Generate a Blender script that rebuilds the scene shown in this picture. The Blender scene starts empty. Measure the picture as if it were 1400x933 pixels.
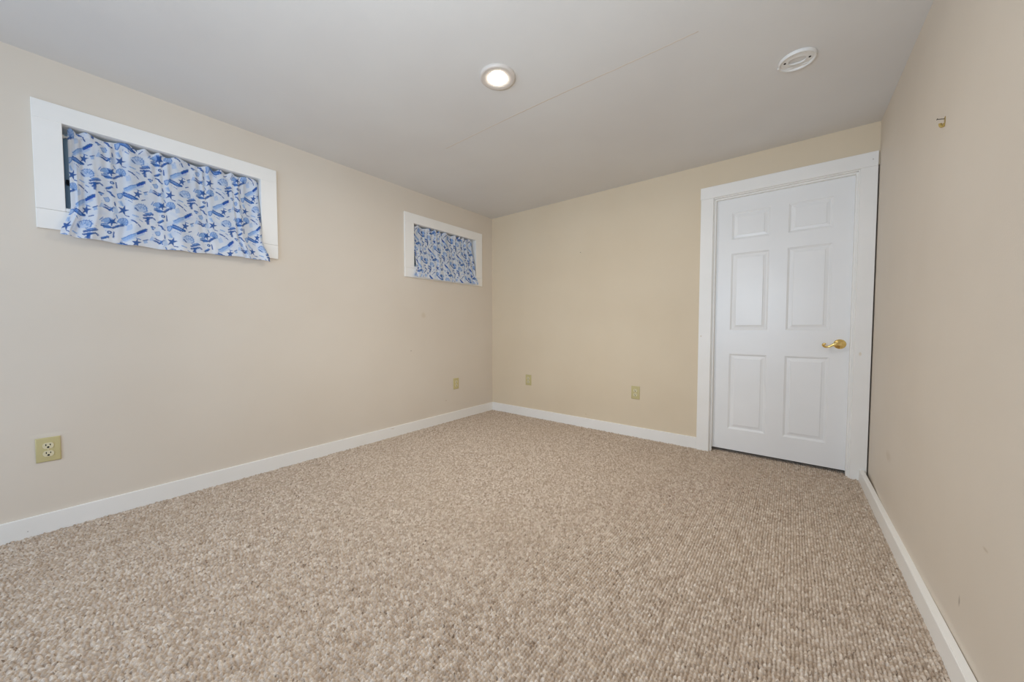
import bpy, bmesh, math, random, json
import numpy as np
from mathutils import Matrix, Vector

C = bpy.context.scene
COL = C.collection

# ------------------------------------------------------------------ camera
cam_d = bpy.data.cameras.new('camera')
cam_d.sensor_width = 36.0
cam_d.sensor_fit = 'HORIZONTAL'
cam_d.lens = 483.92 * 36.0 / 1400.0
cam_d.clip_start = 0.02
cam = bpy.data.objects.new('camera', cam_d)
COL.objects.link(cam)
YAW, PITCH = -0.6682, -0.0385
fw = Vector((math.sin(YAW) * math.cos(PITCH), math.cos(YAW) * math.cos(PITCH), math.sin(PITCH)))
rt = Vector((math.cos(YAW), -math.sin(YAW), 0.0))
up = rt.cross(fw)
M4 = Matrix(((rt.x, up.x, -fw.x, 2.8516), (rt.y, up.y, -fw.y, -3.2257), (rt.z, up.z, -fw.z, 1.0012), (0, 0, 0, 1)))
cam.matrix_world = M4
C.camera = cam

# ------------------------------------------------------------------ light and exposure
W_ROOM, H_ROOM, Y_FRONT = 3.264, 2.30, -5.0
world = bpy.data.worlds.new('world')
C.world = world
world.use_nodes = True
world.node_tree.nodes['Background'].inputs[0].default_value = (0.30, 0.42, 0.55, 1)
world.node_tree.nodes['Background'].inputs[1].default_value = 0.10

def area_light(name, loc, rot, sx, sy, power, color):
    d = bpy.data.lights.new(name, 'AREA')
    d.shape = 'RECTANGLE'; d.size = sx; d.size_y = sy
    d.energy = power; d.color = color
    o = bpy.data.objects.new(name, d)
    COL.objects.link(o); o.location = loc; o.rotation_euler = rot
    return o
# added cool fill lamp, shining in by a made-up opening behind the camera
BACK_FILL = (24.5, 32.5, 43.5)
def split(c):
    m = max(c); return m, tuple(v / m for v in c)
e_, c_ = split(BACK_FILL)
area_light('unseen_fill_lamp', (1.75, Y_FRONT - 0.06, 1.25), (math.radians(90), 0, 0), 2.4, 1.5, e_, c_)
# the photographer's flash, beside the camera and tilted up to bounce off the ceiling
FLASH = (56.0, 63.0, 68.5)
FLASH_AT, FLASH_TO = Vector((2.45, -3.35, 1.35)), Vector((1.75, -2.15, 2.30))
e_, c_ = split(FLASH)
d = bpy.data.lights.new('bounce_flash_lamp', 'SPOT')
d.energy = e_; d.color = c_; d.spot_size = math.radians(150); d.spot_blend = 1.0; d.shadow_soft_size = 0.12
o = bpy.data.objects.new('bounce_flash_lamp', d); COL.objects.link(o); o.location = FLASH_AT
o.rotation_euler = (FLASH_TO - FLASH_AT).to_track_quat('-Z', 'Y').to_euler()
LENS = (540.0, 505.0, 455.0)
BEAM = (34.0, 35.0, 33.0)
C.view_settings.view_transform = 'Standard'
C.view_settings.look = 'None'
C.view_settings.gamma = 1.0
C.view_settings.use_curve_mapping = False
C.view_settings.exposure = 0.07
C.cycles.use_denoising = True
C.cycles.max_bounces = 10
C.cycles.diffuse_bounces = 8

# ------------------------------------------------------------------ helpers
def s2l(c):
    return tuple((v / 12.92 if v <= 0.04045 else ((v + 0.055) / 1.055) ** 2.4) for v in c)
def rgb(r, g, b):
    return s2l((r / 255, g / 255, b / 255)) + (1.0,)

class NT:
    """small wrapper to write node graphs"""
    def __init__(self, name):
        self.m = bpy.data.materials.new(name); self.m.use_nodes = True
        self.t = self.m.node_tree; self.n = self.t.nodes
        self.b = self.n['Principled BSDF']
    def add(self, kind, **kw):
        x = self.n.new(kind)
        for k, v in kw.items(): setattr(x, k, v)
        return x
    def put(self, sock, v):
        if hasattr(v, 'is_output'): self.t.links.new(v, sock)
        else: sock.default_value = v
    def math(self, op, a, b=None, c=None):
        x = self.add('ShaderNodeMath', operation=op)
        for i, v in enumerate((a, b, c)):
            if v is not None: self.put(x.inputs[i], v)
        return x.outputs[0]
    def mix(self, f, a, b):
        x = self.add('ShaderNodeMix', data_type='RGBA')
        self.put(x.inputs[0], f); self.put(x.inputs[6], a); self.put(x.inputs[7], b)
        return x.outputs[2]
    def noise(self, scale, detail=2, vec=None, rough=0.5):
        x = self.add('ShaderNodeTexNoise')
        x.inputs['Scale'].default_value = scale; x.inputs['Detail'].default_value = detail
        x.inputs['Roughness'].default_value = rough
        self.put(x.inputs['Vector'], vec if vec is not None else self.pos())
        return x.outputs['Fac']
    def pos(self):
        if not hasattr(self, '_p'): self._p = self.add('ShaderNodeTexCoord').outputs['Object']
        return self._p
    def ramp(self, f, a, b):
        x = self.add('ShaderNodeMapRange'); self.put(x.inputs[0], f)
        x.inputs[1].default_value = a; x.inputs[2].default_value = b
        return x.outputs[0]
    def spot(self, at, r, stretch=(1, 1, 1), wob=0.5):
        """soft mask 1 inside an irregular blot"""
        v = self.add('ShaderNodeVectorMath', operation='SUBTRACT'); self.put(v.inputs[0], self.pos()); v.inputs[1].default_value = at
        v2 = self.add('ShaderNodeVectorMath', operation='MULTIPLY'); self.put(v2.inputs[0], v.outputs[0]); v2.inputs[1].default_value = stretch
        L = self.add('ShaderNodeVectorMath', operation='LENGTH'); self.put(L.inputs[0], v2.outputs[0])
        d = self.math('ADD', L.outputs['Value'], self.math('MULTIPLY', self.math('SUBTRACT', self.noise(1.2 / r, 2), 0.5), r * wob))
        return self.ramp(d, r, r * 0.4)
    def bump(self, h, strength=0.2, dist=0.002):
        x = self.add('ShaderNodeBump'); x.inputs['Strength'].default_value = strength
        x.inputs['Distance'].default_value = dist; self.put(x.inputs['Height'], h)
        self.put(self.b.inputs['Normal'], x.outputs[0])
    def done(self, color, rough=0.6, metal=0.0, spec=0.5):
        self.put(self.b.inputs['Base Color'], color); self.put(self.b.inputs['Roughness'], rough)
        self.b.inputs['Metallic'].default_value = metal
        self.b.inputs['Specular IOR Level'].default_value = spec
        return self.m

def paint(name, base, alt, rough=0.55, bump=0.08, spots=(), spec=0.3, scale=1.6):
    k = NT(name)
    c = k.mix(k.ramp(k.noise(scale, 4), 0.3, 0.7), rgb(*base), rgb(*alt))
    for at, r, st, col, amt in spots:
        c = k.mix(k.math('MULTIPLY', k.spot(at, r, st), amt), c, rgb(*col))
    h = k.math('ADD', k.noise(190, 2), k.math('MULTIPLY', k.noise(9, 2), 2.0))
    k.bump(h, bump, 0.002)
    return k.done(c, rough, 0, spec)

def obj(name, bm, mat, parent=None, smooth=False):
    me = bpy.data.meshes.new(name)
    bmesh.ops.recalc_face_normals(bm, faces=bm.faces[:])
    bm.to_mesh(me); bm.free()
    me.materials.append(mat)
    if smooth:
        for p in me.polygons: p.use_smooth = True
        try: me.set_sharp_from_angle(angle=math.radians(38))
        except Exception: pass
    o = bpy.data.objects.new(name, me); COL.objects.link(o)
    if parent:
        o.parent = parent
        o.matrix_parent_inverse = Matrix.Translation(parent_loc(parent)).inverted()
    return o
def parent_loc(p):
    v = Vector(p.location); q = p.parent
    return v if q is None else v + Vector((0, 0, 0)) if q.location.length == 0 else v
def structure(o, label=None):
    o['kind'] = 'structure'
    if label: o['label'] = label
    return o
def thing(name, label, cat, loc, group=None):
    o = bpy.data.objects.new(name, None); COL.objects.link(o)
    o.location = loc; o.empty_display_size = 0.05
    o['label'] = label; o['category'] = cat
    if group: o['group'] = group
    return o
def group_empty(name, loc, label=None):
    o = bpy.data.objects.new(name, None); COL.objects.link(o); o.location = loc; o.empty_display_size = 0.1
    return structure(o, label)

def box(bm, x0, x1, y0, y1, z0, z1, bev=0.0, seg=1):
    vs = [bm.verts.new((x, y, z)) for x in (x0, x1) for y in (y0, y1) for z in (z0, z1)]
    F = [(0, 1, 3, 2), (4, 6, 7, 5), (0, 4, 5, 1), (2, 3, 7, 6), (0, 2, 6, 4), (1, 5, 7, 3)]
    fs = [bm.faces.new([vs[i] for i in f]) for f in F]
    if bev:
        es = list({e for f in fs for e in f.edges})
        bmesh.ops.bevel(bm, geom=es, offset=bev, segments=seg, affect='EDGES', profile=0.6)
    return bm
def lathe(bm, prof, axis='z', c=(0, 0, 0), n=48):
    """prof: list of (radius, height) revolved about an axis through c"""
    rings = []
    for r, h in prof:
        if r < 1e-6:
            p = [(0, 0, h)]
        else:
            p = [(r * math.cos(2 * math.pi * k / n), r * math.sin(2 * math.pi * k / n), h) for k in range(n)]
        q = []
        for x, y, z in p:
            if axis == 'z': v = (x, y, z)
            elif axis == 'y': v = (x, z, y)
            else: v = (z, x, y)
            q.append(bm.verts.new((v[0] + c[0], v[1] + c[1], v[2] + c[2])))
        rings.append(q)
    for a, b in zip(rings, rings[1:]):
        for k in range(n):
            f = [a[k % len(a)], a[(k + 1) % len(a)], b[(k + 1) % len(b)], b[k % len(b)]]
            f = list(dict.fromkeys(f))
            if len(f) > 2:
                try: bm.faces.new(f)
                except ValueError: pass
    return bm
def tube(bm, pts, rad, n=12, flat=1.0):
    pts = [Vector(p) for p in pts]
    rings = []
    prev = None
    for i, p in enumerate(pts):
        t = (pts[min(i + 1, len(pts) - 1)] - pts[max(i - 1, 0)]).normalized()
        ref = Vector((0, 0, 1)) if prev is None else prev
        if abs(t.dot(ref)) > 0.95 and prev is None: ref = Vector((0, 1, 0))
        u = (ref - t * ref.dot(t)).normalized(); prev = u
        w = t.cross(u)
        r = rad[i] if hasattr(rad, '__len__') else rad
        rings.append([bm.verts.new(p + u * r * math.cos(2 * math.pi * k / n) + w * r * flat * math.sin(2 * math.pi * k / n)) for k in range(n)])
    for a, b in zip(rings, rings[1:]):
        for k in range(n):
            bm.faces.new([a[k], a[(k + 1) % n], b[(k + 1) % n], b[k]])
    bm.faces.new(rings[0][::-1]); bm.faces.new(rings[-1])
    return bm
def prism(bm, outline, y0, y1, holes=None):
    a = [bm.verts.new((x, y0, z)) for x, z in outline]; b = [bm.verts.new((x, y1, z)) for x, z in outline]
    bm.faces.new(a); bm.faces.new(b[::-1])
    n = len(a)
    for k in range(n): bm.faces.new([a[k], b[k], b[(k + 1) % n], a[(k + 1) % n]])
    return bm
def NB(): return bmesh.new()

# ------------------------------------------------------------------ materials
M_wall_l = paint('wall_paint_left', (226, 216, 202), (222, 211, 196), 0.62, 0.10,
    spots=[((0.0, -1.171, 0.777), 0.006, (1, 1, 1), (150, 130, 105), 0.9),
           ((0.0, -0.738, 0.227), 0.006, (1, 1, 1), (165, 145, 115), 0.8),
           ((0.0, -3.29, 0.475), 0.035, (1, 0.5, 3.0), (232, 224, 208), 0.5),
           ((0.0, -1.02, 1.12), 0.035, (1, 1, 1), (206, 190, 165), 0.45)])
M_wall_b = paint('wall_paint_back', (226, 211, 186), (222, 206, 180), 0.62, 0.10,
    spots=[((1.25, 0.0, 0.13), 0.010, (1, 1, 1), (205, 188, 158), 0.6)])
M_wall_r = paint('wall_paint_right', (224, 214, 200), (219, 208, 193), 0.60, 0.16,
    spots=[((W_ROOM, -1.609, 0.192), 0.008, (1, 1.2, 0.35), (120, 104, 90), 0.85),
           ((W_ROOM, -0.62, 0.34), 0.05, (1, 0.7, 1.6), (196, 180, 158), 0.35),
           ((W_ROOM, -1.75, 0.42), 0.012, (1, 0.6, 2.0), (190, 172, 150), 0.5)])
M_ceil = paint('ceiling_paint', (224, 223, 221), (219, 217, 215), 0.75, 0.10, spec=0.2)
M_trim = paint('trim_paint', (247, 245, 241), (243, 241, 236), 0.38, 0.03, spec=0.45, scale=4.0,
    spots=[((3.206, -0.018, 0.828), 0.014, (1.6, 1, 0.9), (226, 212, 184), 0.6),
           ((3.232, -0.018, 2.066), 0.004, (1, 1, 1), (170, 160, 150), 0.9),
           ((2.275, -0.018, 0.93), 0.006, (1, 1, 1), (205, 185, 150), 0.8),
           ((0.012, -1.387, 0.075), 0.008, (1, 0.35, 3), (200, 186, 160), 0.8),
           ((0.012, -3.36, 0.026), 0.003, (1, 1, 1), (165, 160, 155), 0.8)])
M_crack = paint('ceiling_crack', (206, 194, 178), (216, 208, 198), 0.8, 0.1)
M_door = paint('door_paint', (244, 244, 243), (240, 240, 239), 0.32, 0.03, spec=0.5, scale=3.0)
M_dark = paint('painted_darkness', (30, 27, 24), (24, 22, 20), 0.9, 0.05)  # near-black colour stands in for the dark behind the door
M_plate = paint('aged_ivory_plastic', (205, 193, 143), (199, 187, 136), 0.38, 0.0, spec=0.5)
M_recep = paint('almond_plastic', (226, 217, 184), (222, 212, 178), 0.35, 0.0, spec=0.5)
M_slot = paint('black_slot', (22, 20, 18), (18, 16, 15), 0.7, 0.0)
M_white_plastic = paint('white_plastic', (232, 230, 226), (228, 226, 222), 0.42, 0.0, spec=0.5)
M_lamp_trim = paint('lamp_trim_enamel', (214, 206, 198), (208, 200, 192), 0.35, 0.0, spec=0.5)
M_sash = paint('slate_sash', (168, 196, 212), (154, 184, 202), 0.45, 0.03)
M_bronze = paint('latch_bronze', (44, 44, 46), (36, 36, 38), 0.5, 0.0)
k = NT('polished_brass'); M_brass = k.done(k.mix(k.noise(40, 2), rgb(250, 222, 150), rgb(240, 206, 124)), 0.15, 1.0)
k = NT('dull_brass'); M_dbrass = k.done(k.mix(k.noise(60, 2), rgb(190, 165, 100), rgb(165, 140, 80)), 0.4, 0.7)
k = NT('dark_steel'); M_steel = k.done(k.mix(k.noise(60, 2), rgb(90, 84, 78), rgb(70, 66, 62)), 0.4, 0.8)
k = NT('lamp_lens'); k.done(rgb(255, 250, 240), 0.4)
e_, c_ = split(LENS); k.put(k.b.inputs['Emission Color'], c_ + (1,)); k.b.inputs['Emission Strength'].default_value = e_
M_lens = k.m
k = NT('window_glass'); k.done(rgb(190, 205, 210), 0.05); k.b.inputs['Transmission Weight'].default_value = 0.9
M_glass = k.m

# berber carpet: loops in rows that run along the length of the room (the loops themselves are modelled below)
k = NT('berber_carpet')
at = k.add('ShaderNodeAttribute', attribute_name='yarn')
c = k.mix(k.math('MULTIPLY', k.ramp(k.noise(420, 3), 0.42, 0.68), 0.55), at.outputs['Color'], rgb(170, 148, 128))
c = k.mix(k.math('MULTIPLY', k.ramp(k.noise(1.3, 3), 0.4, 0.7), 0.20), c, rgb(196, 176, 154))
c = k.mix(k.math('MULTIPLY', k.spot((2.307, -1.142, 0), 0.010), 0.85), c, rgb(180, 112, 40))
k.bump(k.noise(650, 2), 0.5, 0.0012)
M_carpet = k.done(c, 0.95, 0, 0.08)

# printed cotton: the print is a colour attribute computed below
k = NT('printed_cotton')
at = k.add('ShaderNodeAttribute', attribute_name='print')
weave = k.noise(900, 1); k.bump(weave, 0.15, 0.0006)
k.done(at.outputs['Color'], 0.85, 0, 0.15)
tr = k.add('ShaderNodeBsdfTranslucent'); k.put(tr.inputs[0], at.outputs['Color'])
mx = k.add('ShaderNodeMixShader'); mx.inputs[0].default_value = 0.18
k.put(mx.inputs[1], k.b.outputs[0]); k.put(mx.inputs[2], tr.outputs[0])
k.put(k.n['Material Output'].inputs[0], mx.outputs[0])
M_cotton = k.m

# ------------------------------------------------------------------ room shell
def loop_carpet(name, mat):
    """one mesh: a base slab and, where the floor can be seen, the rows of yarn loops"""
    rng = np.random.default_rng(11)
    RW, LN = 0.0106, 0.0130
    x0, x1, y0, y1 = -0.01, 3.275, -3.80, 0.11
    nx, ny = int((x1 - x0) / 0.0020), int((y1 - y0) / 0.0026)
    xs, ys = np.linspace(x0, x1, nx + 1), np.linspace(y0, y1, ny + 1)
    X, Y = np.meshgrid(xs, ys)
    def value_noise(sc, seed):
        r = np.random.default_rng(seed); gx, gy = int((x1 - x0) / sc) + 3, int((y1 - y0) / sc) + 3
        G = r.random((gy, gx)); u = (X - x0) / sc; v = (Y - y0) / sc
        iu, iv = u.astype(int), v.astype(int); fu, fv = u - iu, v - iv
        fu = fu * fu * (3 - 2 * fu); fv = fv * fv * (3 - 2 * fv)
        return (G[iv, iu] * (1 - fu) + G[iv, iu + 1] * fu) * (1 - fv) + (G[iv + 1, iu] * (1 - fu) + G[iv + 1, iu + 1] * fu) * fv - 0.5
    U = (X + 0.0038 * value_noise(0.011, 1) + 0.0032 * value_noise(0.06, 2) - x0) / RW + 5
    row = np.floor(U).astype(int); fu = U - row
    ph = rng.random(row.max() + 2)
    V = (Y + 0.0060 * value_noise(0.013, 3) - y0) / LN + ph[row] + 5
    cel = np.floor(V).astype(int); fv = V - cel
    nr, nc = row.max() + 2, cel.max() + 2
    amp = 0.45 + 0.55 * rng.random((nr, nc)) ** 0.7
    tone = rng.random((nr, nc))
    r2 = np.abs(2 * fu - 1) ** 2.2 + np.abs(2 * fv - 1) ** 2.4
    dome = np.clip(1 - r2, 0, 1) ** 0.6
    Z = 0.0125 * dome * amp[row, cel] + 0.0010 * value_noise(0.0055, 4)
    Z -= np.percentile(Z, 97) - 0.0012
    fine = value_noise(0.0042, 5)
    t = np.clip(0.62 + 0.66 * (tone[row, cel] - 0.5) + 0.44 * fine, 0, 1)
    st = np.array([0, 0.08, 0.2, 0.5, 0.8, 1.0])
    pal = np.array([s2l([q / 255 for q in c_]) for c_ in ((92, 74, 58), (134, 114, 96), (172, 153, 135), (198, 180, 162), (217, 202, 186), (236, 224, 210))])
    col = np.stack([np.interp(t, st, pal[:, q]) for q in range(3)], -1)
    fleck_gap = np.clip((value_noise(0.0065, 7) + 0.35 * value_noise(0.003, 8) - 0.385) / 0.05, 0, 1)[..., None]  # dark brown yarn flecks, also imitating the shaded gaps between loops
    col = col * (1 - 0.8 * fleck_gap) + np.array(s2l((0.33, 0.26, 0.20))) * 0.8 * fleck_gap
    nv = X.size; W1 = nx + 1
    i, j = np.meshgrid(np.arange(ny), np.arange(nx), indexing='ij'); a = (i * W1 + j).ravel()
    F = np.stack([a, a + 1, a + 1 + W1, a + W1], 1)
    co = np.stack([X.ravel(), Y.ravel(), Z.ravel()], 1)
    # slab under and around it
    bx = []
    for q in ((-0.3, 3.5, Y_FRONT - 0.3, y0, -0.12, -0.001), (-0.3, 3.5, y1, 1.2, -0.12, -0.001), (-0.3, 3.5, y0, y1, -0.12, -0.03)):
        bx.append([(x, y, z) for x in q[:2] for y in q[2:4] for z in q[4:]])
    FB = np.array([(0, 1, 3, 2), (4, 6, 7, 5), (0, 4, 5, 1), (2, 3, 7, 6), (0, 2, 6, 4), (1, 5, 7, 3)])
    co = np.concatenate([co] + [np.array(q) for q in bx]); F = np.concatenate([F] + [FB + nv + 8 * q for q in range(3)])
    colr = np.concatenate([col.reshape(-1, 3), np.tile(np.array(s2l((0.80, 0.73, 0.66))), (24, 1))])
    me = bpy.data.meshes.new(name)
    me.vertices.add(len(co)); me.vertices.foreach_set('co', co.ravel())
    me.loops.add(F.size); me.loops.foreach_set('vertex_index', F.ravel())
    me.polygons.add(len(F)); me.polygons.foreach_set('loop_start', np.arange(len(F)) * 4); me.polygons.foreach_set('loop_total', np.full(len(F), 4))
    sm = np.ones(len(F), bool); sm[-18:] = False; me.polygons.foreach_set('use_smooth', sm)
    me.update()
    att = me.color_attributes.new('yarn', 'FLOAT_COLOR', 'POINT')
    att.data.foreach_set('color', np.concatenate([colr, np.ones((len(co), 1))], 1).astype(np.float32).ravel())
    me.materials.append(mat)
    o = bpy.data.objects.new(name, me); COL.objects.link(o)
    return o
structure(loop_carpet('floor', M_carpet), 'beige flecked berber loop carpet')
o = structure(obj('ceiling', box(NB(), -0.3, 3.5, Y_FRONT - 0.3, 1.2, H_ROOM, H_ROOM + 0.12), M_ceil))
ceiling = o
# raised tape seam in the ceiling boards
random.seed(4)
bm = NB(); n = 90; top = []; bot = []
for i in range(n + 1):
    x = 0.85 + 1.65 * i / n
    yy = -1.466 + 0.006 * math.sin(x * 3.1) + random.uniform(-0.0012, 0.0012)
    wd = 0.0011 * max(0.0, math.sin(x * 9) * 0.35 + math.sin(x * 23 + 1) * 0.3 + 0.5 + random.uniform(-.3, .3)) * (1 if 1.15 < x < 2.44 else 0.3) + 0.0002
    dz = 0.0007
    bot.append([bm.verts.new((x, yy - 0.004, H_ROOM + 0.0002)), bm.verts.new((x, yy - wd, H_ROOM - dz)), bm.verts.new((x, yy + wd, H_ROOM - dz)), bm.verts.new((x, yy + 0.004, H_ROOM + 0.0002))])
for a, b in zip(bot, bot[1:]):
    for j in range(3): bm.faces.new([a[j], a[j + 1], b[j + 1], b[j]])
obj('ceiling_seam', bm, M_crack, ceiling)

# left wall with two window openings: y ranges of the holes
WIN = [dict(o=(-3.290, -2.276), i=(-3.200, -2.371), zo=(1.480, 2.088), zi=(1.575, 2.002)),
       dict(o=(-1.237, -0.190), i=(-1.134, -0.294), zo=(1.477, 2.079), zi=(1.566, 1.990))]
def wall_with_holes(name, mat):
    bm = NB()
    ys = [Y_FRONT - 0.2, WIN[0]['i'][0] - .01, WIN[0]['i'][1] + .01, WIN[1]['i'][0] - .01, WIN[1]['i'][1] + .01, 0.0]
    for a in range(5):
        if a in (1, 3):
            w_ = WIN[0] if a == 1 else WIN[1]
            box(bm, -0.22, 0, ys[a], ys[a + 1], -0.1, w_['zi'][0] - .012); box(bm, -0.22, 0, ys[a], ys[a + 1], w_['zi'][1] + .01, H_ROOM + .1)
        else: box(bm, -0.22, 0, ys[a], ys[a + 1], -0.1, H_ROOM + .1)
    bmesh.ops.remove_doubles(bm, verts=bm.verts[:], dist=1e-5)
    return structure(obj(name, bm, mat))
wall_with_holes('wall_left', M_wall_l)

DX0, DX1 = 2.335, 3.186      # rough door opening
bm = NB()
box(bm, -0.22, DX0, 0, 0.12, -0.1, H_ROOM + .1)
box(bm, DX0, W_ROOM, 0, 0.12, 2.032, 2.0845)
box(bm, DX0, W_ROOM + 0.15, 0, 0.12, 2.0845, H_ROOM + .1)
box(bm, DX1, 3.232, 0, 0.12, -0.1, 2.032)
structure(obj('wall_back', bm, M_wall_b))

# right wall: very slightly bowed at its foot
bm = NB()
ny, nz = 60, 24
g = []
for i in range(ny + 1):
    y = 0.13 + (Y_FRONT - 0.33) * i / ny
    r_ = []
    for j in range(nz + 1):
        z = -0.1 + (H_ROOM + 0.2) * j / nz
        def ss(a, b, t):
            t = min(1, max(0, (t - a) / (b - a))); return t * t * (3 - 2 * t)
        bow = 0.0135 * ss(-0.10, -0.50, y) * (1 - 0.85 * ss(-0.8, -2.0, y)) * (1 - ss(0.08, 0.6, z))
        r_.append(bm.verts.new((W_ROOM - bow, y, z)))
    g.append(r_)
for i in range(ny):
    for j in range(nz): bm.faces.new([g[i][j], g[i + 1][j], g[i + 1][j + 1], g[i][j + 1]])
box(bm, W_ROOM + 0.02, W_ROOM + 0.15, Y_FRONT - 0.2, 0.13, -0.1, H_ROOM + .1)
structure(obj('wall_right', bm, M_wall_r, smooth=True))

# wall behind the camera with a wide opening added for the fill lamp
bm = NB()
box(bm, -0.22, 0.5, Y_FRONT - .15, Y_FRONT, -0.1, H_ROOM + .1); box(bm, 3.0, W_ROOM + .15, Y_FRONT - .15, Y_FRONT, -0.1, H_ROOM + .1)
box(bm, 0.5, 3.0, Y_FRONT - .15, Y_FRONT, -0.1, 0.45); box(bm, 0.5, 3.0, Y_FRONT - .15, Y_FRONT, 2.05, H_ROOM + .1)
structure(obj('wall_front', bm, M_wall_b))
# added box behind the door: keeps stray light out, near-black paint stands for darkness
bm = NB()
box(bm, 2.0, 2.1, 0.12, 1.1, 0, H_ROOM); box(bm, 3.42, 3.5, 0.12, 1.1, 0, H_ROOM); box(bm, 2.0, 3.5, 1.1, 1.2, 0, H_ROOM)
structure(obj('wall_light_block', bm, M_dark))

# baseboards
structure(obj('baseboard_left', box(NB(), 0.0, 0.012, Y_FRONT, -0.0005, -0.008, 0.090, 0.002), M_trim))
structure(obj('baseboard_back', box(NB(), 0.012, 2.2555, -0.012, 0.0, -0.008, 0.092, 0.002), M_trim))
bm = NB()
Y0, Y1 = -0.0185, Y_FRONT
def fx(y): return 3.2235 + 0.0072 * (-y)
for (y0, y1) in ((Y0, Y1),):
    s = [[(fx(y) - 0.004, y, -0.008), (fx(y) - 0.001, y, 0.066), (fx(y) + 0.001, y, 0.069), (fx(y) + 0.0205, y, 0.069), (fx(y) + 0.022, y, 0.067), (fx(y) + 0.022, y, -0.008)] for y in (Y0, -0.6, -1.2, -1.9, -2.6)]
    R2 = [[bm.verts.new((min(p[0], W_ROOM - 0.0005), p[1], p[2])) for p in q] for q in s]
    for a, b in zip(R2, R2[1:]):
        for j in range(6): bm.faces.new([a[j], a[(j + 1) % 6], b[(j + 1) % 6], b[j]])
    bm.faces.new(R2[0]); bm.faces.new(R2[-1][::-1])
structure(obj('baseboard_right', bm, M_trim))

# ------------------------------------------------------------------ windows
def build_window(idx, w_, label):
    (oy0, oy1), (iy0, iy1), (oz0, oz1), (iz0, iz1) = w_['o'], w_['i'], w_['zo'], w_['zi']
    t = group_empty('window_%d' % idx, (0, (oy0 + oy1) / 2, oz0), label)
    T = 0.016
    obj('window_casing', box(NB(), 0, T, oy0, oy1, iz1, oz1, 0.0015), M_trim, t)
    obj('window_casing', box(NB(), 0, T, oy0, iy0, iz0 - 0.001, iz1, 0.0015), M_trim, t)
    obj('window_casing', box(NB(), 0, T, iy1, oy1, iz0 - 0.001, iz1, 0.0015), M_trim, t)
    obj('window_apron', box(NB(), 0, T, oy0, oy1, oz0, iz0 - 0.002, 0.0015), M_trim, t)
    obj('window_sill', box(NB(), -0.20, T + 0.003, iy0 + 0.0005, iy1 - 0.0005, iz0 - 0.001, iz0 + 0.016, 0.002), M_trim, t)
    bm = NB()
    box(bm, -0.20, 0, iy0 - .009, iy0, iz0 + .016, iz1 + .009); box(bm, -0.20, 0, iy1, iy1 + .009, iz0 + .016, iz1 + .009); box(bm, -0.20, 0, iy0, iy1, iz1, iz1 + .009)
    obj('window_jamb', bm, M_trim, t)
    # slate coloured sash set deep in the opening
    bm = NB(); s = 0.05
    za, zb = iz0 + .0165, iz1
    box(bm, -0.17, -0.13, iy0, iy0 + s, za, zb, 0.003); box(bm, -0.17, -0.13, iy1 - s, iy1, za, zb, 0.003)
    box(bm, -0.17, -0.13, iy0 + s, iy1 - s, za, za + s, 0.003); box(bm, -0.17, -0.13, iy0 + s, iy1 - s, zb - s, zb, 0.003)
    ym = (iy0 + iy1) / 2; box(bm, -0.165, -0.135, ym - .02, ym + .02, za + s, zb - s, 0.003)
    sash = obj('window_sash', bm, M_sash, t)
    for a, b in ((iy0 + s, ym - .02), (ym + .02, iy1 - s)):
        obj('window_pane', box(NB(), -0.153, -0.148, a, b, za + s, zb - s), M_glass, sash)
    bm = NB(); box(bm, -0.13, -0.105, iy0 + .006, iy0 + .022, iz0 + .165, iz0 + .190, 0.003); box(bm, -0.12, -0.085, iy0 + .008, iy0 + .020, iz0 + .172, iz0 + .182, 0.003)
    obj('window_latch', bm, M_bronze, sash)
    return t
build_window(1, WIN[0], 'wide basement window in a white board frame, the nearer of the two')
build_window(2, WIN[1], 'basement window in a white board frame beside the far corner')

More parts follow.
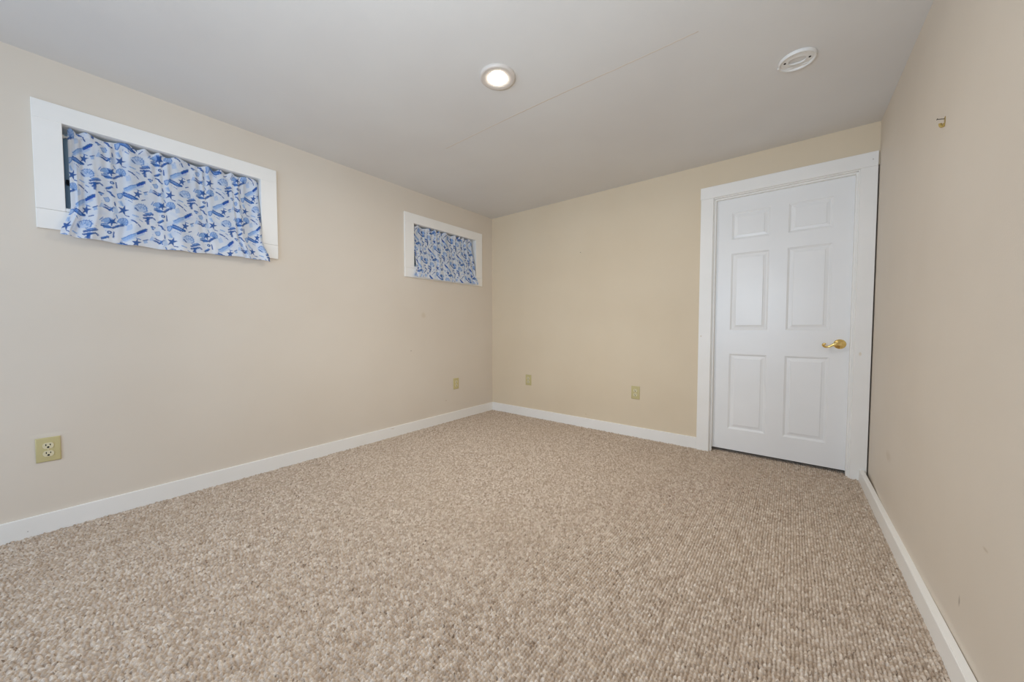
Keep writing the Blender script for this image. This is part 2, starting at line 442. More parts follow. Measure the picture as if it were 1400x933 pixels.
# ------------------------------------------------------------------ curtains
MOTIFS = json.loads('''[["F","P",[[0.205,0.265],[0.241,0.302],[0.269,0.317],[0.264,0.289],[0.231,0.26],[0.204,0.246]]],["F","P",[[0.22,0.168],[0.247,0.188],[0.274,0.17],[0.271,0.149],[0.241,0.139],[0.221,0.146]]],["F","P",[[0.168,0.179],[0.181,0.189],[0.189,0.16],[0.176,0.157]]],["F","P",[[0.187,0.26],[0.209,0.273],[0.222,0.258],[0.204,0.24]]],["F","L",[[0.168,0.22],[0.183,0.229],[0.185,0.212],[0.176,0.195],[0.17,0.199]]],["S","M",0.002,[[0.168,0.22],[0.183,0.229],[0.185,0.212],[0.176,0.195],[0.17,0.199],[0.168,0.22]]],["F","M",[[0.183,0.226],[0.191,0.237],[0.212,0.226],[0.24,0.215],[0.238,0.204],[0.226,0.202],[0.203,0.209],[0.188,0.215]]],["S","D",0.0058,[[0.191,0.233],[0.21,0.223],[0.237,0.21]]],["S","D",0.003,[[0.188,0.219],[0.207,0.208],[0.225,0.203]]],["S","P",0.0014,[[0.193,0.229],[0.221,0.214]]],["F","D",[[0.244,0.266],[0.245,0.247],[0.259,0.247],[0.246,0.235],[0.247,0.216],[0.238,0.228],[0.225,0.217],[0.232,0.235],[0.223,0.247],[0.237,0.247]]],["F","D",[[0.192,0.166],[0.191,0.144],[0.205,0.142],[0.19,0.132],[0.19,0.11],[0.182,0.126],[0.168,0.115],[0.177,0.135],[0.169,0.15],[0.183,0.146]]],["F","L",[[0.174,0.178],[0.18,0.183],[0.188,0.16],[0.182,0.157]]],["S","L",0.0016,[[0.242,0.159],[0.229,0.168]]],["S","M",0.0016,[[0.244,0.161],[0.234,0.178]]],["S","L",0.0016,[[0.247,0.163],[0.242,0.185]]],["S","M",0.0016,[[0.25,0.165],[0.251,0.189]]],["S","L",0.0016,[[0.253,0.165],[0.26,0.19]]],["S","M",0.0016,[[0.256,0.164],[0.267,0.186]]],["S","L",0.0016,[[0.258,0.163],[0.272,0.178]]],["S","M",0.0016,[[0.258,0.16],[0.274,0.169]]],["S","L",0.0016,[[0.257,0.158],[0.272,0.158]]],["S","D",0.004,[[0.227,0.157],[0.237,0.146]]],["S","M",0.002,[[0.229,0.171],[0.242,0.184],[0.261,0.184],[0.27,0.172],[0.271,0.153],[0.259,0.143]]],["S","D",0.006,[[0.259,0.126],[0.289,0.14]]],["S","M",0.005,[[0.266,0.138],[0.285,0.146]]],["S","D",0.0055,[[0.259,0.111],[0.288,0.122]]],["S","D",0.006,[[0.271,0.117],[0.273,0.084]]],["S","D",0.004,[[0.28,0.119],[0.265,0.096]]],["F","M",[[0.235,0.288],[0.246,0.306],[0.265,0.323],[0.272,0.323],[0.269,0.31],[0.254,0.298],[0.241,0.282]]],["S","D",0.0055,[[0.241,0.294],[0.254,0.308],[0.269,0.321]]],["S","R",0.0035,[[0.243,0.288],[0.256,0.3],[0.27,0.313]]],["F","P",[[0.196,0.259],[0.218,0.283],[0.237,0.293],[0.236,0.277],[0.218,0.261],[0.2,0.251]]],["S","L",0.0018,[[0.236,0.292],[0.196,0.262]]],["S","L",0.0018,[[0.235,0.288],[0.194,0.256]]],["S","L",0.0018,[[0.235,0.285],[0.191,0.25]]],["S","L",0.0018,[[0.235,0.281],[0.189,0.243]]],["S","L",0.0018,[[0.235,0.277],[0.187,0.237]]],["S","M",0.002,[[0.191,0.255],[0.214,0.279],[0.234,0.29]]],["S","D",0.0042,[[0.213,0.09],[0.223,0.085],[0.233,0.077]]],["S","D",0.003,[[0.254,0.207],[0.266,0.215]]],["F","L",[[0.168,0.067],[0.169,0.075],[0.171,0.083],[0.175,0.089],[0.18,0.094],[0.185,0.096],[0.19,0.096],[0.195,0.093],[0.198,0.088],[0.2,0.081],[0.201,0.073],[0.199,0.065],[0.196,0.058]]],["S","M",0.0014,[[0.183,0.058],[0.169,0.075]]],["S","M",0.0014,[[0.183,0.058],[0.175,0.089]]],["S","M",0.0014,[[0.183,0.058],[0.185,0.096]]],["S","M",0.0014,[[0.183,0.058],[0.195,0.093]]],["S","M",0.0014,[[0.183,0.058],[0.2,0.081]]],["S","M",0.0014,[[0.183,0.058],[0.199,0.065]]],["S","M",0.0016,[[0.168,0.067],[0.169,0.075],[0.171,0.083],[0.175,0.089],[0.18,0.094],[0.185,0.096],[0.19,0.096],[0.195,0.093],[0.198,0.088],[0.2,0.081],[0.201,0.073],[0.199,0.065],[0.196,0.058]]],["S","D",0.006,[[0.159,0.032],[0.172,0.048],[0.187,0.058]]],["F","L",[[0.115,0.053],[0.114,0.058],[0.115,0.063],[0.118,0.069],[0.123,0.074],[0.128,0.078],[0.135,0.08],[0.141,0.081],[0.147,0.079],[0.151,0.077],[0.154,0.072],[0.154,0.067],[0.153,0.061]]],["S","M",0.0014,[[0.134,0.054],[0.114,0.058]]],["S","M",0.0014,[[0.134,0.054],[0.118,0.069]]],["S","M",0.0014,[[0.134,0.054],[0.128,0.078]]],["S","M",0.0014,[[0.134,0.054],[0.141,0.081]]],["S","M",0.0014,[[0.134,0.054],[0.151,0.077]]],["S","M",0.0014,[[0.134,0.054],[0.154,0.067]]],["S","M",0.0016,[[0.115,0.053],[0.114,0.058],[0.115,0.063],[0.118,0.069],[0.123,0.074],[0.128,0.078],[0.135,0.08],[0.141,0.081],[0.147,0.079],[0.151,0.077],[0.154,0.072],[0.154,0.067],[0.153,0.061]]],["F","M",[[0.118,0.035],[0.139,0.043],[0.156,0.035],[0.151,0.025],[0.13,0.022]]],["S","D",0.003,[[0.118,0.033],[0.136,0.032],[0.155,0.031]]],["O","D",0.0075,0.0022,[0.152,0.275]],["S","D",0.0062,[[0.132,0.237],[0.141,0.242],[0.15,0.25]]],["S","M",0.003,[[0.133,0.242],[0.15,0.254]]],["S","D",0.0045,[[0.134,0.223],[0.144,0.219],[0.149,0.206],[0.157,0.2]]],["F","L",[[0.119,0.181],[0.135,0.19],[0.14,0.178],[0.136,0.165],[0.126,0.163]]],["S","M",0.0015,[[0.119,0.181],[0.135,0.19],[0.14,0.178],[0.136,0.165],[0.126,0.163],[0.119,0.181]]],["F","L",[[0.101,0.128],[0.111,0.157],[0.115,0.131]]],["S","D",0.0055,[[0.117,0.134],[0.129,0.129],[0.138,0.122],[0.145,0.131],[0.155,0.14]]],["S","M",0.003,[[0.141,0.138],[0.149,0.119]]],["S","D",0.004,[[0.105,0.206],[0.112,0.194]]],["S","D",0.0035,[[0.118,0.248],[0.114,0.254]]],["S","D",0.004,[[0.287,0.343],[0.298,0.34]]],["S","L",0.003,[[0.286,0.336],[0.297,0.335]]],["F","P",[[0.284,0.266],[0.296,0.293],[0.3,0.268]]],["S","D",0.004,[[0.301,0.281],[0.316,0.271]]],["S","D",0.003,[[0.166,0.012],[0.167,-0.017]]],["S","M",0.002,[[0.203,0.195],[0.216,0.185]]],["S","M",0.0015,[[0.22,0.194],[0.203,0.214]]],["F","L",[[0.298,0.202],[0.313,0.216],[0.319,0.195],[0.307,0.178]]],["F","D",[[0.341,0.223],[0.338,0.203],[0.35,0.197],[0.335,0.191],[0.332,0.171],[0.327,0.188],[0.313,0.182],[0.323,0.198],[0.318,0.214],[0.33,0.207]]],["S","M",0.0045,[[0.3,0.176],[0.318,0.183]]],["S","D",0.003,[[0.157,0.17],[0.159,0.152]]],["S","M",0.0028,[[0.24,0.263],[0.253,0.259]]],["S","L",0.004,[[0.218,0.117],[0.236,0.112]]],["S","M",0.0025,[[0.161,0.103],[0.166,0.089]]],["F","P",[[0.15,0.137],[0.163,0.153],[0.17,0.118],[0.155,0.108]]],["F","L",[[0.263,0.257],[0.274,0.267],[0.277,0.248],[0.266,0.24]]],["S","D",0.0026,[[0.263,0.256],[0.277,0.266]]],["S","M",0.0022,[[0.108,0.06],[0.116,0.079]]],["S","D",0.0028,[[0.192,0.111],[0.203,0.108]]],["F","P",[[0.199,0.062],[0.217,0.066],[0.22,0.041],[0.202,0.031]]],["S","M",0.002,[[0.242,0.097],[0.253,0.09]]],["S","D",0.0028,[[0.239,0.071],[0.247,0.06]]]]''')
PAL = {'D': (48, 95, 166), 'M': (92, 138, 204), 'L': (144, 180, 228), 'P': (186, 207, 238), 'R': (32, 70, 180)}
PAL = {a: np.array(s2l([v / 255 for v in b])) for a, b in PAL.items()}
AX, AZ, BZ = 0.180, 0.135, 0.270         # half-drop repeat of the print
def print_colour(S, Z, seed):
    """colour of the cloth at points (S, Z) of the fabric, metres"""
    rng = np.random.default_rng(seed)
    n = S.shape[0]
    col = np.tile(np.array(s2l((0.910, 0.922, 0.945))), (n, 1))
    blot = 0.5 + 0.25 * np.sin(S * 31 + 2 * np.sin(Z * 23)) + 0.25 * np.sin(Z * 37 + 1.5 * np.sin(S * 29 + 1))
    col = col * (1 - 0.10 * np.clip(blot, 0, 1)[:, None] * np.array([1.0, 0.75, 0.3]))
    w2 = np.clip(0.9 * np.sin(S * 53 + 1.3 * np.sin(Z * 41)) * np.sin(Z * 61 + 1.7 * np.sin(S * 47)) - 0.25, 0, 1)[:, None]
    col = col * (1 - 0.45 * w2) + PAL['P'] * 0.45 * w2
    ed = 0.0011 * np.sin(S * 900 + 3 * np.sin(Z * 700)) + 0.0008 * np.sin(Z * 1300 + S * 400)
    def loc(c):
        dx = S - c[0]; dz = Z - c[1]
        i = np.round(dx / AX); dx = dx - AX * i; dz = dz - AZ * i; dz = dz - BZ * np.round(dz / BZ)
        return dx, dz
    def lay(mask, c, a=1.0):
        col[mask] = col[mask] * (1 - a) + PAL[c] * a
    for m in MOTIFS:
        if m[0] == 'O':
            dx, dz = loc(m[4]); r = np.hypot(dx, dz)
            lay(r < m[2], 'P'); lay(np.abs(r - m[2] * 0.8) < m[3], m[1]); continue
        pts = np.array(m[-1]); c = pts.mean(0); dx, dz = loc(c); p = pts - c
        ext = np.abs(p).max() + 0.02
        sel = np.where((np.abs(dx) < ext) & (np.abs(dz) < ext))[0]
        x = dx[sel]; z = dz[sel]
        if m[0] == 'F':
            ins = np.zeros(len(sel), bool)
            for a, b in zip(p, np.roll(p, -1, 0)):
                cr_ = (a[1] > z) != (b[1] > z)
                xi = (b[0] - a[0]) * (z - a[1]) / (b[1] - a[1] + 1e-12) + a[0]
                ins ^= cr_ & (x < xi)
            lay(sel[ins], m[1], 0.75 if m[1] in 'LP' else 0.95)
        else:
            wd = m[2]
            for k_, (a, b) in enumerate(zip(p, p[1:])):
                d = b - a; L2 = d @ d + 1e-12
                t = np.clip(((x - a[0]) * d[0] + (z - a[1]) * d[1]) / L2, 0, 1)
                dist = np.hypot(x - a[0] - t * d[0], z - a[1] - t * d[1])
                lay(sel[dist < wd * 0.85 + ed[sel] * (1 if wd > 0.003 else 0.3)], m[1], 0.9 if wd > 0.0018 else 0.8)
    # fine grey flecks of the sandy ground
    for _ in range(26):
        c = (rng.uniform(0, AX), rng.uniform(0, BZ)); dx, dz = loc(c)
        lay(np.hypot(dx, dz * 0.7) < rng.uniform(0.0012, 0.0022), 'M', 0.45)
    return col

def smooth(a, b, t):
    t = np.clip((t - a) / (b - a), 0, 1); return t * t * (3 - 2 * t)
def curtain(name, label, ya, yb, zt, zb, rod_z, xt, sill_z, flare, folds, squeeze, seed, flip, ripple, step=0.0021):
    """cloth gathered on a rod inside the opening and falling out over the sill"""
    yw = yb - ya
    ns = int(yw * 1.18 / step); nz = int((zt - zb) / step)
    t = np.linspace(0, 1, ns + 1); q = np.linspace(0, 1, nz + 1)
    # where the cloth is squeezed sideways (gathers), in fabric units
    dens = np.ones_like(t)
    for c_, w_, a_ in squeeze: dens -= a_ * np.exp(-((t - c_) / w_) ** 2)
    cum = np.concatenate([[0], np.cumsum((dens[1:] + dens[:-1]) / 2)]); cum /= cum[-1]
    T, Q = np.meshgrid(cum, q); Sx, _ = np.meshgrid(t, q)
    Zh = zt + (zb - zt) * Q
    # bottom hem wanders
    Zh = Zh + (ripple[0] * np.sin(Sx * ripple[1] + ripple[2]) + ripple[3] * np.sin(Sx * 41 + 1)) * smooth(0.55, 1.0, Q)
    head = smooth(rod_z - 0.006, rod_z + 0.012, Zh)       # ruffle above the rod
    Zh = Zh + head * 0.007 * np.sin(Sx * 63 + 2 * np.sin(Sx * 17))
    fall = 1 - smooth(sill_z, rod_z - 0.02, Zh)           # 0 at the rod, 1 at the sill
    low = 1 - smooth(zb, sill_z + 0.02, Zh)               # 0 at the sill, 1 at the hem
    X_ = xt + (0.030 - xt) * fall + flare * low
    dep = np.zeros_like(X_)
    for c_, w_, a_, lean in folds:
        dep += a_ * np.exp(-((Sx - c_ - lean * (Q - 0.5)) / w_) ** 2)
    gath = 0.0042 * np.sin(Sx * yw * 140 + 2.2 * np.sin(Sx * yw * 37)) * (1 - 0.75 * smooth(0.05, 0.45, Q))
    soft = 0.0045 * np.sin(Sx * yw * 33 + 1.7 * np.sin(Sx * yw * 13 + seed)) * (0.35 + 0.65 * Q)
    X_ = X_ + dep * (0.45 + 0.55 * Q) + gath * (1 - 0.5 * head) + soft
    X_ = X_ + head * (0.006 + 0.008 * np.sin(Sx * 63 + 2 * np.sin(Sx * 17)))
    pinch = np.exp(-((Zh - rod_z) / 0.006) ** 2); X_ = X_ - pinch * 0.004
    # it must lie in front of the sill and the apron
    lim = np.where(Zh < sill_z + 0.022, 0.0225, -1.0); X_ = np.maximum(X_, lim)
    Y_ = ya + yw * T
    out = smooth(sill_z + 0.02, zb, -Zh * 1.0 + 0 * Zh) if False else (1 - smooth(zb, sill_z + 0.015, Zh))
    Y_ = Y_ + out * (T - 0.5) * 0.075 + 0.0018 * np.sin(Sx * 55) * Q
    nv = X_.size
    co = np.stack([X_.ravel(), Y_.ravel(), Zh.ravel()], 1)
    W1 = ns + 1
    i, j = np.meshgrid(np.arange(nz), np.arange(ns), indexing='ij')
    a = (i * W1 + j).ravel(); F = np.stack([a, a + 1, a + 1 + W1, a + W1], 1)
    me = bpy.data.meshes.new(name)
    me.vertices.add(nv); me.vertices.foreach_set('co', co.ravel())
    me.loops.add(F.size); me.loops.foreach_set('vertex_index', F.ravel())
    me.polygons.add(len(F)); me.polygons.foreach_set('loop_start', np.arange(len(F)) * 4); me.polygons.foreach_set('loop_total', np.full(len(F), 4))
    me.polygons.foreach_set('use_smooth', np.ones(len(F), bool))
    me.update()
    fab_s = (Sx * yw * 1.02).ravel(); fab_z = (zb + (zt - zb) * (1 - Q)).ravel()
    if flip: pc = print_colour(-fab_s + 0.1, fab_z - 1.494 + 0.03, seed)
    else: pc = print_colour(ya + fab_s + 3.177, fab_z - 1.494, seed)
    att = me.color_attributes.new('print', 'FLOAT_COLOR', 'POINT')
    att.data.foreach_set('color', np.concatenate([pc, np.ones((nv, 1))], 1).astype(np.float32).ravel())
    me.materials.append(M_cotton)
    o = bpy.data.objects.new(name, me); COL.objects.link(o)
    o['label'] = label; o['category'] = 'curtain'; o['group'] = 'seashell print window curtains'
    return o
curtain('curtain', 'wide blue seashell and starfish print curtain hanging over the nearer window',
        -3.184, -2.374, 1.992, 1.449, 1.962, -0.026, 1.591, 0.020,
        [(0.035, 0.010, 0.010, 0), (0.075, 0.012, -0.010, 0), (0.12, 0.014, 0.010, 0.02), (0.235, 0.022, -0.008, 0.03), (0.27, 0.03, 0.008, 0.03), (0.43, 0.02, -0.007, 0.05), (0.47, 0.03, 0.008, 0.05), (0.62, 0.04, -0.007, 0.02), (0.815, 0.010, -0.013, 0.02), (0.85, 0.022, 0.011, 0.02), (0.93, 0.02, -0.007, 0.0), (0.98, 0.02, 0.007, 0)],
        [(0.04, 0.05, 0.35), (0.82, 0.03, 0.3), (0.97, 0.05, 0.25)], 3, False, (0.006, 7.0, 2.3, 0.0025))
curtain('curtain', 'smaller looking blue seashell print curtain hanging over the far corner window',
        -1.130, -0.318, 1.981, 1.484, 1.952, -0.024, 1.582, 0.014,
        [(0.05, 0.012, -0.008, 0), (0.09, 0.02, 0.006, 0), (0.32, 0.02, -0.006, 0.04), (0.37, 0.03, 0.006, 0.04), (0.60, 0.03, -0.006, 0.03), (0.86, 0.010, -0.014, 0.12), (0.895, 0.02, 0.012, 0.12), (0.96, 0.015, -0.008, 0.05)],
        [(0.05, 0.05, 0.3), (0.88, 0.05, 0.4)], 8, True, (0.004, 8.0, 1.0, 0.003))
def rod(label, y0, y1, z, x):
    bm = NB(); tube(bm, [(x, y0, z), (x, y1, z)], 0.0055, 12)
    t = thing('curtain_rod', label, 'curtain rod', (x, (y0 + y1) / 2, z), 'white tension rods inside the window openings')
    obj('rod_tube', bm, M_white_plastic, t, True)
    for a, b in ((y0 - 0.0, y0 + 0.006), (y1 - 0.006, y1)):
        bm = NB(); tube(bm, [(x, a, z), (x, b, z)], 0.0095, 16); obj('rod_foot', bm, M_white_plastic, t, True)
rod('thin white tension rod holding the curtain of the nearer window', -3.1995, -2.3715, 1.962, -0.050)
rod('thin white tension rod holding the curtain of the far corner window', -1.1335, -0.2945, 1.952, -0.048)

# ------------------------------------------------------------------ door
door = group_empty('door_1', (2.76, 0.05, 0), 'white six panel door with a brass lever')
CY0 = -0.018
obj('door_casing', box(NB(), 2.256, 2.345, CY0, 0, -0.008, 2.022, 0.002), M_trim, door)
obj('door_casing', box(NB(), 3.176, 3.2572, CY0, 0, -0.008, 2.022, 0.002), M_trim, door)
obj('door_casing', box(NB(), 2.252, 3.2572, CY0, 0, 2.0225, 2.114, 0.002), M_trim, door)
bm = NB()
box(bm, DX0, 2.350, 0, 0.119, -0.008, 2.017); box(bm, 3.171, DX1, 0, 0.119, -0.008, 2.017); box(bm, DX0, DX1, 0, 0.119, 2.017, 2.032)
obj('door_jamb', bm, M_trim, door)
bm = NB()
box(bm, 2.350, 2.361, 0.012, 0.0495, -0.008, 2.006, 0.001); box(bm, 3.160, 3.171, 0.012, 0.0495, -0.008, 2.006, 0.001); box(bm, 2.350, 3.171, 0.022, 0.0495, 2.006, 2.017, 0.001)
obj('door_stop', bm, M_trim, door)
FY, BY = 0.050, 0.085
xs = [2.353, 2.467, 2.709, 2.817, 3.058, 3.168]
zs = [0.024, 0.193, 0.791, 0.981, 1.579, 1.687, 1.895, 2.013]
bm = NB()
V = {}
for i, x in enumerate(xs):
    for j, z in enumerate(zs): V[i, j] = bm.verts.new((x, FY, z))
for i in range(5):
    for j in range(7):
        if i in (1, 3) and j in (1, 3, 5): continue
        bm.faces.new([V[i, j], V[i + 1, j], V[i + 1, j + 1], V[i, j + 1]])
b4 = [bm.verts.new((x, BY, z)) for x, z in ((xs[0], zs[0]), (xs[5], zs[0]), (xs[5], zs[7]), (xs[0], zs[7]))]
bm.faces.new(b4)
lo = [V[i, 0] for i in range(6)]; hi = [V[i, 7] for i in range(6)]; le = [V[0, j] for j in range(8)]; ri = [V[5, j] for j in range(8)]
bm.faces.new(lo + [b4[1], b4[0]]); bm.faces.new(hi + [b4[2], b4[3]]); bm.faces.new(le + [b4[3], b4[0]]); bm.faces.new(ri + [b4[2], b4[1]])
slab = obj('door_slab', bm, M_door, door)
PROF = [(0, 0), (0.0025, 0.0035), (0.006, 0.0045), (0.010, 0.0085), (0.013, 0.0095), (0.017, 0.0095), (0.034, 0.0060), (0.0352, 0.0022), (0.0375, 0.0015), (0.038, 0.0015)]
for i in (1, 3):
    for j in (1, 3, 5):
        bm = NB(); rings = []
        for off, d in PROF:
            rings.append([bm.verts.new((x, FY + d, z)) for x, z in ((xs[i] + off, zs[j] + off), (xs[i + 1] - off, zs[j] + off), (xs[i + 1] - off, zs[j + 1] - off), (xs[i] + off, zs[j + 1] - off))])
        for a, b in zip(rings, rings[1:]):
            for q in range(4): bm.faces.new([a[q], a[(q + 1) % 4], b[(q + 1) % 4], b[q]])
        bm.faces.new(rings[-1])
        obj('door_panel', bm, M_door, door)
# brass lever handle
hx, hz = 3.112, 0.887
bm = NB(); lathe(bm, [(0.0, -0.016), (0.010, -0.016), (0.013, -0.012), (0.022, -0.009), (0.027, -0.007), (0.0315, -0.004), (0.033, -0.0015), (0.033, 0.0)], 'y', (hx, FY, hz), 40)
handle = obj('door_handle', bm, M_brass, door, True); handle['label'] = 'polished brass rosette with scrolled lever'
pts = [(hx, FY - 0.010, hz), (hx, FY - 0.030, hz + 0.001), (hx - 0.003, FY - 0.043, hz + 0.003), (hx - 0.012, FY - 0.050, hz + 0.005), (hx - 0.026, FY - 0.052, hz + 0.002), (hx - 0.040, FY - 0.051, hz - 0.006), (hx - 0.054, FY - 0.050, hz - 0.014), (hx - 0.066, FY - 0.050, hz - 0.019), (hx - 0.078, FY - 0.051, hz - 0.018), (hx - 0.086, FY - 0.052, hz - 0.011), (hx - 0.087, FY - 0.053, hz - 0.003), (hx - 0.081, FY - 0.054, hz + 0.0005), (hx - 0.076, FY - 0.054, hz - 0.003)]
def refine(pts, n=4):
    P = [Vector(p) for p in pts]; out = []
    for a in range(len(P) - 1):
        p0, p1, p2, p3 = P[max(a - 1, 0)], P[a], P[a + 1], P[min(a + 2, len(P) - 1)]
        for s in range(n):
            t = s / n
            out.append(0.5 * ((2 * p1) + (p2 - p0) * t + (2 * p0 - 5 * p1 + 4 * p2 - p3) * t * t + (3 * p1 - p0 - 3 * p2 + p3) * t ** 3))
    return out + [P[-1]]
rp = refine(pts)
def rr(i):
    u = i / (len(rp) - 1)
    return np.interp(u, [0, .12, .25, .45, .62, .78, .9, 1], [.0100, .0090, .0100, .0080, .0068, .0076, .0082, .0070])
bm = NB(); tube(bm, rp, [float(rr(i)) for i in range(len(rp))], 14)
obj('lever', bm, M_brass, handle, True)
bm = NB(); lathe(bm, [(0.0, -0.0045), (0.0035, -0.0042), (0.005, -0.002), (0.005, 0.0)], 'y', (hx + 0.0, FY - 0.051, hz + 0.003), 16)
obj('lock_button', bm, M_brass, handle, True)

# ------------------------------------------------------------------ recessed light
LX, LY = 1.626, -1.793
t = thing('recessed_light', 'lit round recessed downlight with white trim ring in the ceiling', 'ceiling light', (LX, LY, H_ROOM))
bm = NB(); lathe(bm, [(0.0915, 0.0), (0.092, -0.004), (0.090, -0.0105), (0.086, -0.0135), (0.080, -0.0140), (0.062, -0.0115), (0.052, -0.0105), (0.0485, -0.0095), (0.0465, -0.0065), (0.0465, -0.001)], 'z', (LX, LY, H_ROOM), 64)
obj('trim_ring', bm, M_lamp_trim, t, True)
bm = NB(); lathe(bm, [(0.0, -0.0090), (0.025, -0.0085), (0.040, -0.0072), (0.0463, -0.0055), (0.0463, -0.001)], 'z', (LX, LY, H_ROOM), 48)
obj('lens', bm, M_lens, t, True)
e_, c_ = split(BEAM)              # the lamp's own downward beam
d = bpy.data.lights.new('lamp_beam', 'SPOT'); d.energy = e_; d.color = c_; d.spot_size = math.radians(125); d.spot_blend = 0.9; d.shadow_soft_size = 0.05
o = bpy.data.objects.new('lamp_beam', d); COL.objects.link(o); o.location = (LX, LY, H_ROOM - 0.065)

# ------------------------------------------------------------------ bare detector mounting plate
PX, PY, PR = 2.842, -0.986, 0.0735
t = thing('detector_mounting_plate', 'round white plastic detector mounting plate on ceiling in front of the door', 'mounting plate', (PX, PY, H_ROOM))
bm = NB(); lathe(bm, [(0.064, -0.0005), (0.064, -0.009), (0.066, -0.013), (0.069, -0.0145), (0.072, -0.013), (0.0735, -0.009), (0.0745, -0.0005), (0.064, -0.0005)], 'z', (PX, PY, H_ROOM), 64)
obj('rim', bm, M_white_plastic, t, True)
# web with an oblong hole in the middle and a raised lip round it
aw = math.radians(8)
def ring_pts(r, k, n=64): return (r * math.cos(2 * math.pi * k / n), r * math.sin(2 * math.pi * k / n))
def hexa(k, a, b, n=64):
    th = 2 * math.pi * k / n; c_, s_ = math.cos(th), math.sin(th)
    d = (abs(c_ / a) ** 2.6 + abs(s_ / b) ** 2.6) ** (-1 / 2.6)
    x, y = d * c_, d * s_
    return (x * math.cos(aw) - y * math.sin(aw), x * math.sin(aw) + y * math.cos(aw))
bm = NB(); n = 64
loops = []
for f_, z in ((lambda q: ring_pts(0.0645, q), -0.003), (lambda q: ring_pts(0.0645, q), -0.006), (lambda q: hexa(q, 0.046, 0.034), -0.006), (lambda q: hexa(q, 0.040, 0.030), -0.0085), (lambda q: hexa(q, 0.034, 0.0255), -0.0085), (lambda q: hexa(q, 0.033, 0.0245), -0.001)):
    loops.append([bm.verts.new((PX + f_(q)[0], PY + f_(q)[1], H_ROOM + z)) for q in range(n)])
for a, b in zip(loops, loops[1:]):
    for q in range(n): bm.faces.new([a[q], a[(q + 1) % n], b[(q + 1) % n], b[q]])
obj('web', bm, M_white_plastic, t, True)
for sgn in (-1, 1):
    x, y = PX + sgn * 0.0475 * math.cos(aw), PY + sgn * 0.0475 * math.sin(aw)
    bm = NB(); lathe(bm, [(0.0, -0.0088), (0.003, -0.0086), (0.0052, -0.0072), (0.0052, -0.005)], 'z', (x, y, H_ROOM), 20)
    obj('screw', bm, M_slot, t, True)
for sgn in (-1, 1):
    for s2 in (-1, 1):
        x, y = PX + sgn * 0.030, PY + s2 * 0.047
        bm = NB(); box(bm, x - 0.012, x + 0.012, y - 0.003, y + 0.003, H_ROOM - 0.0095, H_ROOM - 0.0055, 0.001)
        obj('clip', bm, M_white_plastic, t)
x, y = PX - 0.072, PY + 0.018
bm = NB(); box(bm, x - 0.006, x + 0.006, y - 0.006, y + 0.006, H_ROOM - 0.010, H_ROOM - 0.0005, 0.002)
obj('locking_tab', bm, M_white_plastic, t)

# ------------------------------------------------------------------ outlets (built facing -y at the origin, then turned)
def outlet_parts():
    P = []
    bm = NB(); box(bm, -0.038, 0.038, -0.0065, 0.0, -0.059, 0.059)
    fr = [f for f in bm.faces if abs(f.calc_center_median().y + 0.0065) < 1e-5]
    es = [e for f in fr for e in f.edges]
    bmesh.ops.bevel(bm, geom=es, offset=0.0045, segments=3, affect='EDGES', profile=0.6)
    P.append(('face_plate', bm, M_plate, None, True))
    for s in (-1, 1):
        zc = s * 0.0195
        outl = []
        for q in range(40):
            th = 2 * math.pi * q / 40
            outl.append((0.0172 * math.cos(th), zc + max(-0.0142, min(0.0142, 0.0172 * math.sin(th)))))
        bm = NB(); prism(bm, outl, -0.0088, -0.004)
        P.append(('receptacle', bm, M_recep, None, False))
        bm = NB()
        box(bm, -0.0082, -0.0050, -0.0091, -0.0080, zc - 0.0005, zc + 0.0085); box(bm, 0.0050, 0.0080, -0.0091, -0.0080, zc + 0.0005, zc + 0.008)
        gh = [(0.0040 * math.cos(2 * math.pi * q / 16), zc - 0.0075 + 0.0042 * math.sin(2 * math.pi * q / 16)) for q in range(16)]
        prism(bm, gh, -0.0091, -0.0080)
        P.append(('slots', bm, M_slot, 'receptacle', False))
    bm = NB(); lathe(bm, [(0.0, -0.0082), (0.002, -0.008), (0.0032, -0.0068), (0.0032, -0.006)], 'y', (0, 0, 0), 16)
    P.append(('screw', bm, M_recep, None, True))
    return P
def make_outlet(label):
    t = thing('electrical_outlet', label, 'electrical outlet', (0, 0, 0), 'ivory duplex outlets along the walls')
    last = None
    for nm, bm, mat, par, sm in outlet_parts():
        o = obj(nm, bm, mat, last if par else t, sm)
        if nm == 'receptacle': last = o
    return t
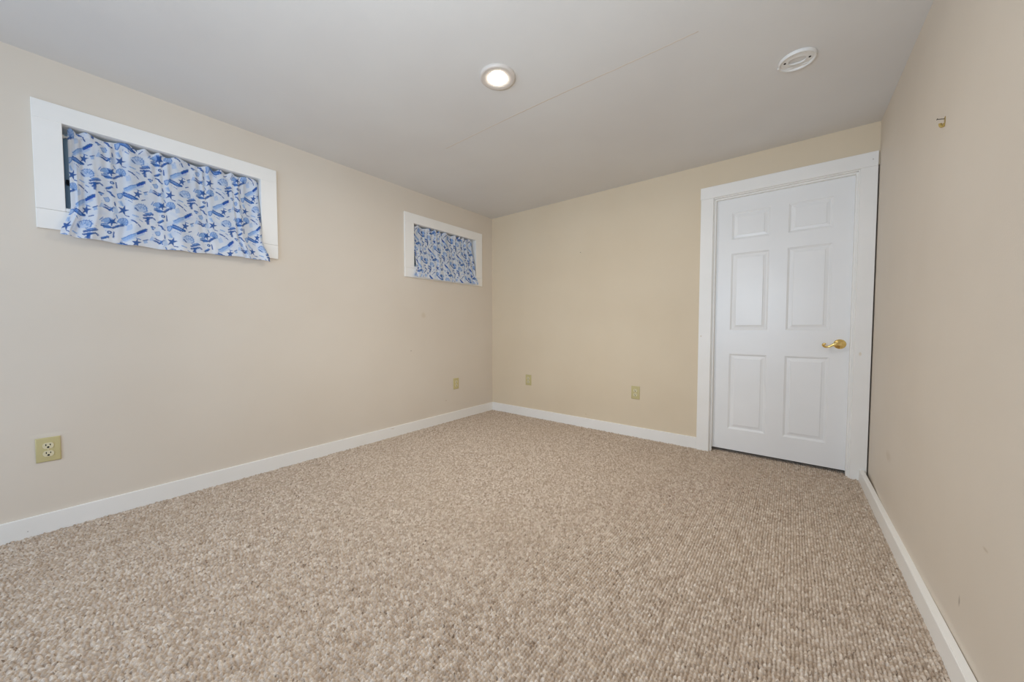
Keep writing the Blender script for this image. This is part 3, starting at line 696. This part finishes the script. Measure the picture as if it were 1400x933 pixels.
def dup(root, label):
    r = root.copy(); COL.objects.link(r); r['label'] = label
    for ch in list(root.children):
        c_ = ch.copy(); COL.objects.link(c_); c_.parent = r
        for g_ in ch.children:
            d_ = g_.copy(); COL.objects.link(d_); d_.parent = c_
    return r
first = make_outlet('ivory duplex outlet low on left wall below the nearer window')
spots = [((0.0, -3.289, 0.403), math.radians(90), None),
         ((0.0, -0.598, 0.391), math.radians(90), 'small ivory outlet on left wall under the far corner window'),
         ((0.543, 0.0, 0.410), 0.0, 'ivory outlet on back wall just right of the corner'),
         ((1.745, 0.0, 0.405), 0.0, 'ivory duplex outlet on back wall nearest the white door')]
for loc, rz, lab in spots:
    o = first if lab is None else dup(first, lab)
    o.location = loc; o.rotation_euler = (0, 0, rz)

# ------------------------------------------------------------------ small hardware on the walls
hy, hzz = -1.254, 1.737
t = thing('picture_hook', 'tiny brass picture hook high on the right wall', 'hook', (W_ROOM, hy, hzz))
bm = NB(); box(bm, W_ROOM - 0.0015, W_ROOM, hy - 0.005, hy + 0.005, hzz - 0.008, hzz + 0.016, 0.0005)
tube(bm, refine([(W_ROOM - 0.001, hy, hzz - 0.006), (W_ROOM - 0.003, hy, hzz - 0.014), (W_ROOM - 0.008, hy, hzz - 0.016), (W_ROOM - 0.011, hy, hzz - 0.010), (W_ROOM - 0.011, hy, hzz - 0.004)]), 0.0022, 8, 2.0)
obj('hook_body', bm, M_dbrass, t, True)
bm = NB(); tube(bm, [(W_ROOM - 0.020, hy, hzz + 0.013), (W_ROOM - 0.0185, hy, hzz + 0.0125), (W_ROOM - 0.018, hy, hzz + 0.0124), (W_ROOM, hy, hzz + 0.008)], [0.003, 0.003, 0.0014, 0.0014], 10)
obj('nail', bm, M_steel, t, True)
bm = NB(); tube(bm, [(1.18, -0.006, 1.749), (1.18, -0.0045, 1.749), (1.18, -0.0044, 1.749), (1.18, 0.0, 1.7485)], [0.0032, 0.0032, 0.0016, 0.0016], 10)
o = obj('wall_nail', bm, M_steel, None, True)
o['label'] = 'tiny dark nail alone on the bare back wall'; o['category'] = 'nail'
